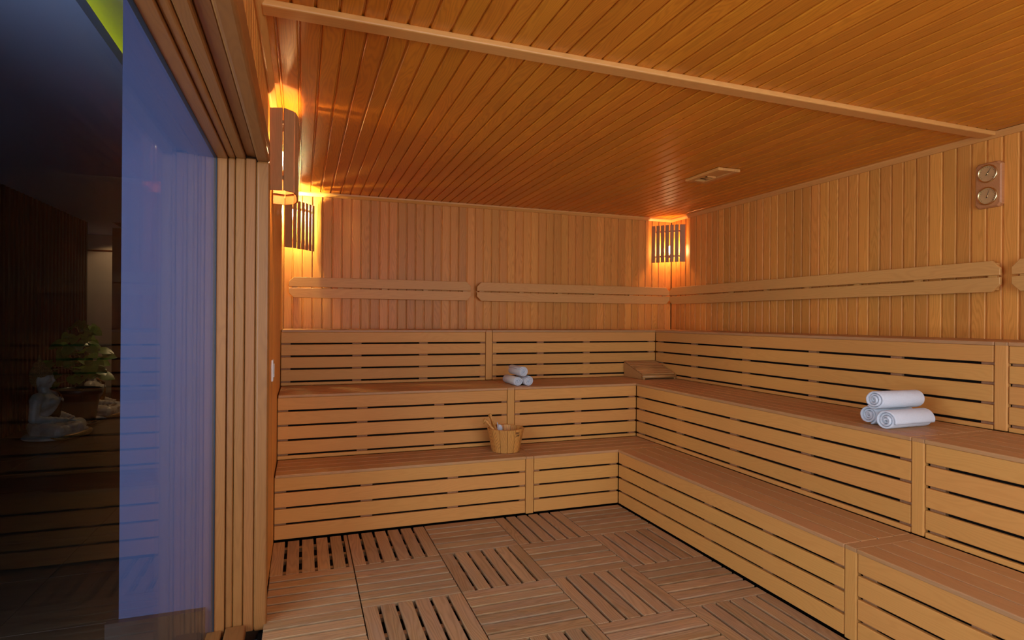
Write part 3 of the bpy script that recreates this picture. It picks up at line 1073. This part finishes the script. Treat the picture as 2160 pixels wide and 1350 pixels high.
# ------------------------------------------------------------------ small things in the sauna
# thermometer and hygrometer plaque
ty, tz = 2.302, 2.204
pq = thing('sauna_gauge', 'wooden plaque with two round brass dials on the right wall', 'thermometer', (RW, ty, tz))
w2, h2, cc = .070, .131, .016
pts = [(-w2 + cc, -h2), (w2 - cc, -h2), (w2, -h2 + cc), (w2, h2 - cc), (w2 - cc, h2), (-w2 + cc, h2), (-w2, h2 - cc), (-w2, -h2 + cc)]
n = len(pts)
vs = [(0, a, b) for a, b in pts] + [(-.022, a, b) for a, b in pts] + [(-.030, a * .9, b * .945) for a, b in pts]
fs = [(i, (i + 1) % n, n + (i + 1) % n, n + i) for i in range(n)] + [(n + i, n + (i + 1) % n, 2 * n + (i + 1) % n, 2 * n + i) for i in range(n)]
fs += [tuple(range(n))[::-1], tuple(range(2 * n, 3 * n))]
pm = mesh_of(vs, fs, M['plaque'])
bm = bmesh.new(); bm.from_mesh(pm); bmesh.ops.recalc_face_normals(bm, faces=bm.faces); bm.to_mesh(pm); bm.free()
link('plaque', pm, pq, WM[pq])
for dz, ang in ((.066, .5), (-.064, .75)):
    W = frame((RW - .030, ty, tz + dz), (0, 1, 0), (0, 0, 1)) @ Matrix.Rotation(math.pi, 4, 'Y')
    dial = link('dial', lathe_mesh([(0, .004), (.046, .004), (.046, 0)], 36, M['brass'], smooth=False), pq, W)
    link('rim', lathe_mesh([(.045, 0), (.045, .008), (.049, .010), (.053, .007), (.053, 0)], 36, M['brass_rim']), dial, W)
    vs, fs = [], []
    for k in range(17):                     # scale ticks
        a = math.radians(-130 + 260 * k / 16) + math.pi / 2
        r0, r1 = (.034 if k % 4 == 0 else .037), .042
        d, e = V((math.cos(a), math.sin(a), 0)), V((-math.sin(a), math.cos(a), 0)) * .0008
        b0 = len(vs)
        vs += [d * r0 - e + V((0, 0, .0047)), d * r1 - e + V((0, 0, .0047)), d * r1 + e + V((0, 0, .0047)), d * r0 + e + V((0, 0, .0047))]
        fs.append((b0, b0 + 1, b0 + 2, b0 + 3))
    link('scale_marks', mesh_of(vs, fs, M['ink']), dial, W)
    hd = V((math.cos(ang + .5), math.sin(ang + .5), 0))
    link('pointer', tube_mesh([-hd * .012 + V((0, 0, .0065)), hd * .036 + V((0, 0, .0065))], [.002, .0006], 6, M['ink']), dial, W)
    link('pointer_hub', lathe_mesh([(0, .009), (.004, .008), (.005, .004)], 12, M['brass_rim']), dial, W)

# ceiling vent with sliding shutter
vt = thing('ceiling_vent', 'wooden ceiling vent with a half-open sliding shutter', 'vent', (2.888, 3.67, ZT))
zc = ZT - .002
for (x0, x1) in ((2.792, 2.838), (2.938, 2.984)):
    block('vent_frame', vt, M['trim'], x0, x1, 3.47, 3.862, zc - .022, zc, .005, 2)
for (y0, y1) in ((3.472, 3.525), (3.807, 3.860)):
    block('vent_frame', vt, M['trim'], 2.839, 2.937, y0, y1, zc - .021, zc, .004, 2)
block('shutter', vt, M['trim'], 2.839, 2.937, 3.526, 3.68, zc - .014, zc - .004, .002)
block('shutter_pull', vt, M['trim'], 2.85, 2.926, 3.665, 3.678, zc - .024, zc - .014, .002)
block('opening', vt, M['dark'], 2.839, 2.937, 3.681, 3.806, zc - .003, zc - .001, 0)  # dark plate in place of a hole, its shade put into the colour
block('louvre', vt, M['trim'], 2.839, 2.937, 3.74, 3.75, zc - .014, zc - .004, .001)

# light switch on the left wall
sw = thing('light_switch', 'white light switch plate on the left wall above the bench', 'switch', (L, 3.58, 1.10))
block('plate', sw, M['white'], L, L + .010, 3.545, 3.625, 1.045, 1.165, .003, 2)
block('rocker', sw, M['white'], L + .0105, L + .015, 3.560, 3.610, 1.068, 1.142, .002, 2)

# headrest: two wedge sides, slats on the slope and a front bar
HX, HY, HR = 2.905, 4.955, -.06
hr = thing('wooden_headrest', 'sloping slatted wooden headrest in the corner of the middle bench', 'headrest', (HX, HY, Z2), 0)
HW, HD, HH, HF = .348, .335, .137, .034
wprof = [(0, .002), (HD, .002), (HD, HF), (HD - .012, HF + .004), (0, HH)]


def side_mesh():
    n = len(wprof)
    vs = [(0, -a, b) for a, b in wprof] + [(.02, -a, b) for a, b in wprof]
    fs = [(i, (i + 1) % n, n + (i + 1) % n, n + i) for i in range(n)] + [tuple(range(n))[::-1], tuple(range(n, 2 * n))]
    m = mesh_of(vs, fs, M['headrest'])
    bm = bmesh.new(); bm.from_mesh(m); bmesh.ops.recalc_face_normals(bm, faces=bm.faces); bm.to_mesh(m); bm.free()
    return m


sm_ = side_mesh()
HWm = WM[hr] @ Matrix.Shear('XY', 4, (0, 0)) if False else WM[hr]
for xo in (0, HW - .02):
    link('side_wedge', sm_, hr, HWm @ Matrix.Translation((xo, 0, 0)))
sl = V((0, -HD, HF - HH)).normalized()
for k in range(8):
    u = .018 + k * .0425
    p = V((HX, HY, Z2 + HH + .004)) + sl * u
    slat('head_slat', hr, M['headrest'], p + V((.004, 0, .004)), p + V((HW - .004, 0, .004)), sl, .034, .013, .003, 2)
link('front_bar', tube_mesh([(HX - .002, HY - HD + .008, Z2 + .026), (HX + HW + .002, HY - HD + .008, Z2 + .026)], .016, 10, M['headrest']), hr)


# rolled towels
def towel_mesh(radius, length, seed, turns=3.6, oval=1.0):
    r_ = random.Random(seed)
    pit = (radius - .010) / turns
    t_ = pit * .86
    steps = int(turns * 26)
    vs, fs = [], []
    e = t_ * .5
    for i in range(steps + 1):
        th = 2 * math.pi * turns * i / steps
        r = .008 + pit * th / (2 * math.pi) - t_ / 2
        r = max(r, t_ * .35)
        wob = 1 + .035 * math.sin(th * 2 + seed) * (r / radius)
        r *= wob
        ax = .006 * math.sin(th * .7 + seed)
        h = length / 2
        for (dr, za) in ((t_ / 2, -h + e), (t_ / 2, h - e), (t_ * .35, h - e * .3), (0, h), (-t_ * .35, h - e * .3), (-t_ / 2, h - e),
                         (-t_ / 2, -h + e), (-t_ * .35, -h + e * .3), (0, -h), (t_ * .35, -h + e * .3)):
            rr = max(.001, r + dr)
            vs.append((za + ax + .003 * mnoise.noise(V((th * 2, za * 9, seed))), rr * math.cos(th + 2.0 + seed), rr * math.sin(th + 2.0 + seed) * oval))
    k = 10
    for i in range(steps):
        for q in range(k):
            fs.append((i * k + q, i * k + (q + 1) % k, (i + 1) * k + (q + 1) % k, (i + 1) * k + q))
    fs.append(tuple(range(k))[::-1])
    fs.append(tuple(range(steps * k, steps * k + k)))
    m = mesh_of(vs, fs, M['towel'], True)
    bm = bmesh.new(); bm.from_mesh(m); bmesh.ops.recalc_face_normals(bm, faces=bm.faces); bm.to_mesh(m); bm.free()
    return m


def towel(label, c, axis, radius, length, seed, group, oval=.93):
    m = towel_mesh(radius, length, seed, oval=oval)
    lo = min(v.co.z for v in m.vertices)
    o = link('rolled_towel', m, None, frame((c[0], c[1], c[2] - lo), axis, V((0, 0, 1)).cross(V(axis))))
    return tag(o, label, 'towel', group)


g = 'small towel rolls on the back bench'
towel('rolled white towel lying bottom left of the small pyramid on the back bench', (1.640, 4.600, Z2), (.04, -1, 0), .047, .25, 1, g)
towel('rolled white towel lying bottom right of the small pyramid on the back bench', (1.734, 4.585, Z2), (-.02, -1, 0), .047, .25, 2, g)
towel('rolled white towel on top of the small pyramid on the back bench', (1.688, 4.60, Z2 + .074), (.05, -1, 0), .048, .25, 3, g)
g = 'large towel rolls on the right bench'
towel('rolled white towel at the front bottom of the large pile on the right bench', (2.905, 2.160, Z2), (1, .03, 0), .058, .29, 4, g)
towel('rolled white towel at the rear bottom of the large pile on the right bench', (2.935, 2.285, Z2), (1, 0, 0), .056, .27, 5, g)
towel('rolled white towel on top of the large pile on the right bench', (2.915, 2.226, Z2 + .088), (1, -.03, 0), .057, .29, 6, g)

# bucket of staves
BX, BY = 1.443, 4.185
bk = thing('wooden_bucket', 'round wooden stave bucket on the lowest back bench', 'bucket', (BX, BY, Z1))
ns = 14
for k in range(ns):
    a0 = 2 * math.pi * k / ns + .02
    a1 = 2 * math.pi * (k + 1) / ns - .006
    vs, fs = [], []
    prof = [(.104, .002), (.139, .172), (.136, .175), (.127, .175), (.124, .172), (.092, .002)]
    jz = random.uniform(-.002, .002)
    for i in range(5):
        a = a0 + (a1 - a0) * i / 4
        vs += [(z + (jz if z > .1 else 0), r * math.cos(a), r * math.sin(a)) for r, z in prof]
    q = len(prof)
    for i in range(4):
        for j in range(q):
            fs.append((i * q + j, i * q + (j + 1) % q, (i + 1) * q + (j + 1) % q, (i + 1) * q + j))
    fs += [tuple(range(q)), tuple(range(4 * q, 5 * q))[::-1]]
    m = mesh_of(vs, fs, M['bucket'])
    bm = bmesh.new(); bm.from_mesh(m); bmesh.ops.recalc_face_normals(bm, faces=bm.faces); bm.to_mesh(m); bm.free()
    link('stave', m, bk, frame((BX, BY, Z1), (0, 0, 1), (1, 0, 0)))
link('bottom', lathe_mesh([(0, .004), (.093, .004), (.094, .02), (0, .02)], 24, M['bucket']), bk, WM[bk])
# small burnt-in mark
vs, fs = [], []
cells = ['XX.X.X.', 'X.X..X.', 'XX.X.X.', '.......', '.XX.X.X', '..X.XXX', '.XX.X.X']
am = math.atan2(-1, .42)
for r_i, row in enumerate(cells):
    for c_i, ch in enumerate(row):
        if ch == 'X':
            a = am + (c_i - 3) * .036
            z = .158 - r_i * .0048
            R_ = lambda z_: .104 + .035 * (z_ - .002) / .17 + .0012
            b0 = len(vs)
            for (da, dz) in ((0, 0), (.034, 0), (.034, -.0046), (0, -.0046)):
                rr = R_(z + dz)
                vs.append((rr * math.cos(a + da), rr * math.sin(a + da), z + dz))
            fs.append((b0, b0 + 3, b0 + 2, b0 + 1)[::-1])
tag(link('burnt_mark', mesh_of(vs, fs, M['ink']), bk, WM[bk]), 'small dark burnt-in mark on the bucket')

# ladle with a flat waisted handle, leaning in the bucket
ld = thing('wooden_ladle', 'wooden ladle with a broad waisted handle standing in the bucket', 'ladle', (BX - .06, BY + .02, Z1 + .02))
hb, ht = V((BX - .045, BY + .02, Z1 + .06)), V((BX - .098, BY + .085, Z1 + .262))
hd = (ht - hb)
link('handle', tube_mesh([hb + hd * u for u in (0, .25, .45, .58, .72, .84, .93, 1.0, 1.04)], [.012, .026, .034, .028, .017, .015, .021, .023, .013], 12, M['bucket'], flat=.5), ld)
link('bowl', lathe_mesh([(0, 0), (.026, .003), (.036, .018), (.038, .042), (.034, .042), (.031, .02), (0, .008)], 20, M['bucket']), ld,
     Matrix.Translation((BX - .035, BY + .005, Z1 + .022)))
# thin stick with a hooked end
p0, p1 = V((BX - .02, BY - .05, Z1 + .06)), V((BX - .150, BY + .01, Z1 + .232))
dd = (p1 - p0).normalized()
tag(link('hooked_stick', tube_mesh([p0, p0.lerp(p1, .5), p1, p1 + dd * .006 + V((-.006, 0, .001)), p1 + V((-.016, 0, -.002)), p1 + V((-.020, 0, -.013)), p1 + V((-.013, 0, -.021))],
                            [.009, .009, .011, .012, .011, .010, .008], 10, M['bucket'])),
    'thin wooden stick with a hooked end leaning out of the bucket', 'stick')
# white cloth hanging inside the rim
vs, fs = [], []
for i in range(9):
    for j in range(8):
        u, w_ = i / 8, j / 7
        a = math.radians(88 + 30 * u)
        rr = .100 + .006 * math.sin(u * 9 + w_ * 3)
        vs.append((BX + rr * math.cos(a), BY + (rr) * math.sin(a) - .012, Z1 + .05 + w_ * (.105 + .055 * u + .01 * math.sin(u * 6))))
for i in range(8):
    for j in range(7):
        fs.append((i * 8 + j, (i + 1) * 8 + j, (i + 1) * 8 + j + 1, i * 8 + j + 1))
m = mesh_of(vs, fs, M['towel'], True)
bm = bmesh.new(); bm.from_mesh(m); bmesh.ops.solidify(bm, geom=list(bm.faces), thickness=.004); bm.to_mesh(m); bm.free()
tag(link('white_cloth', m), 'small white cloth standing up inside the wooden bucket', 'cloth')
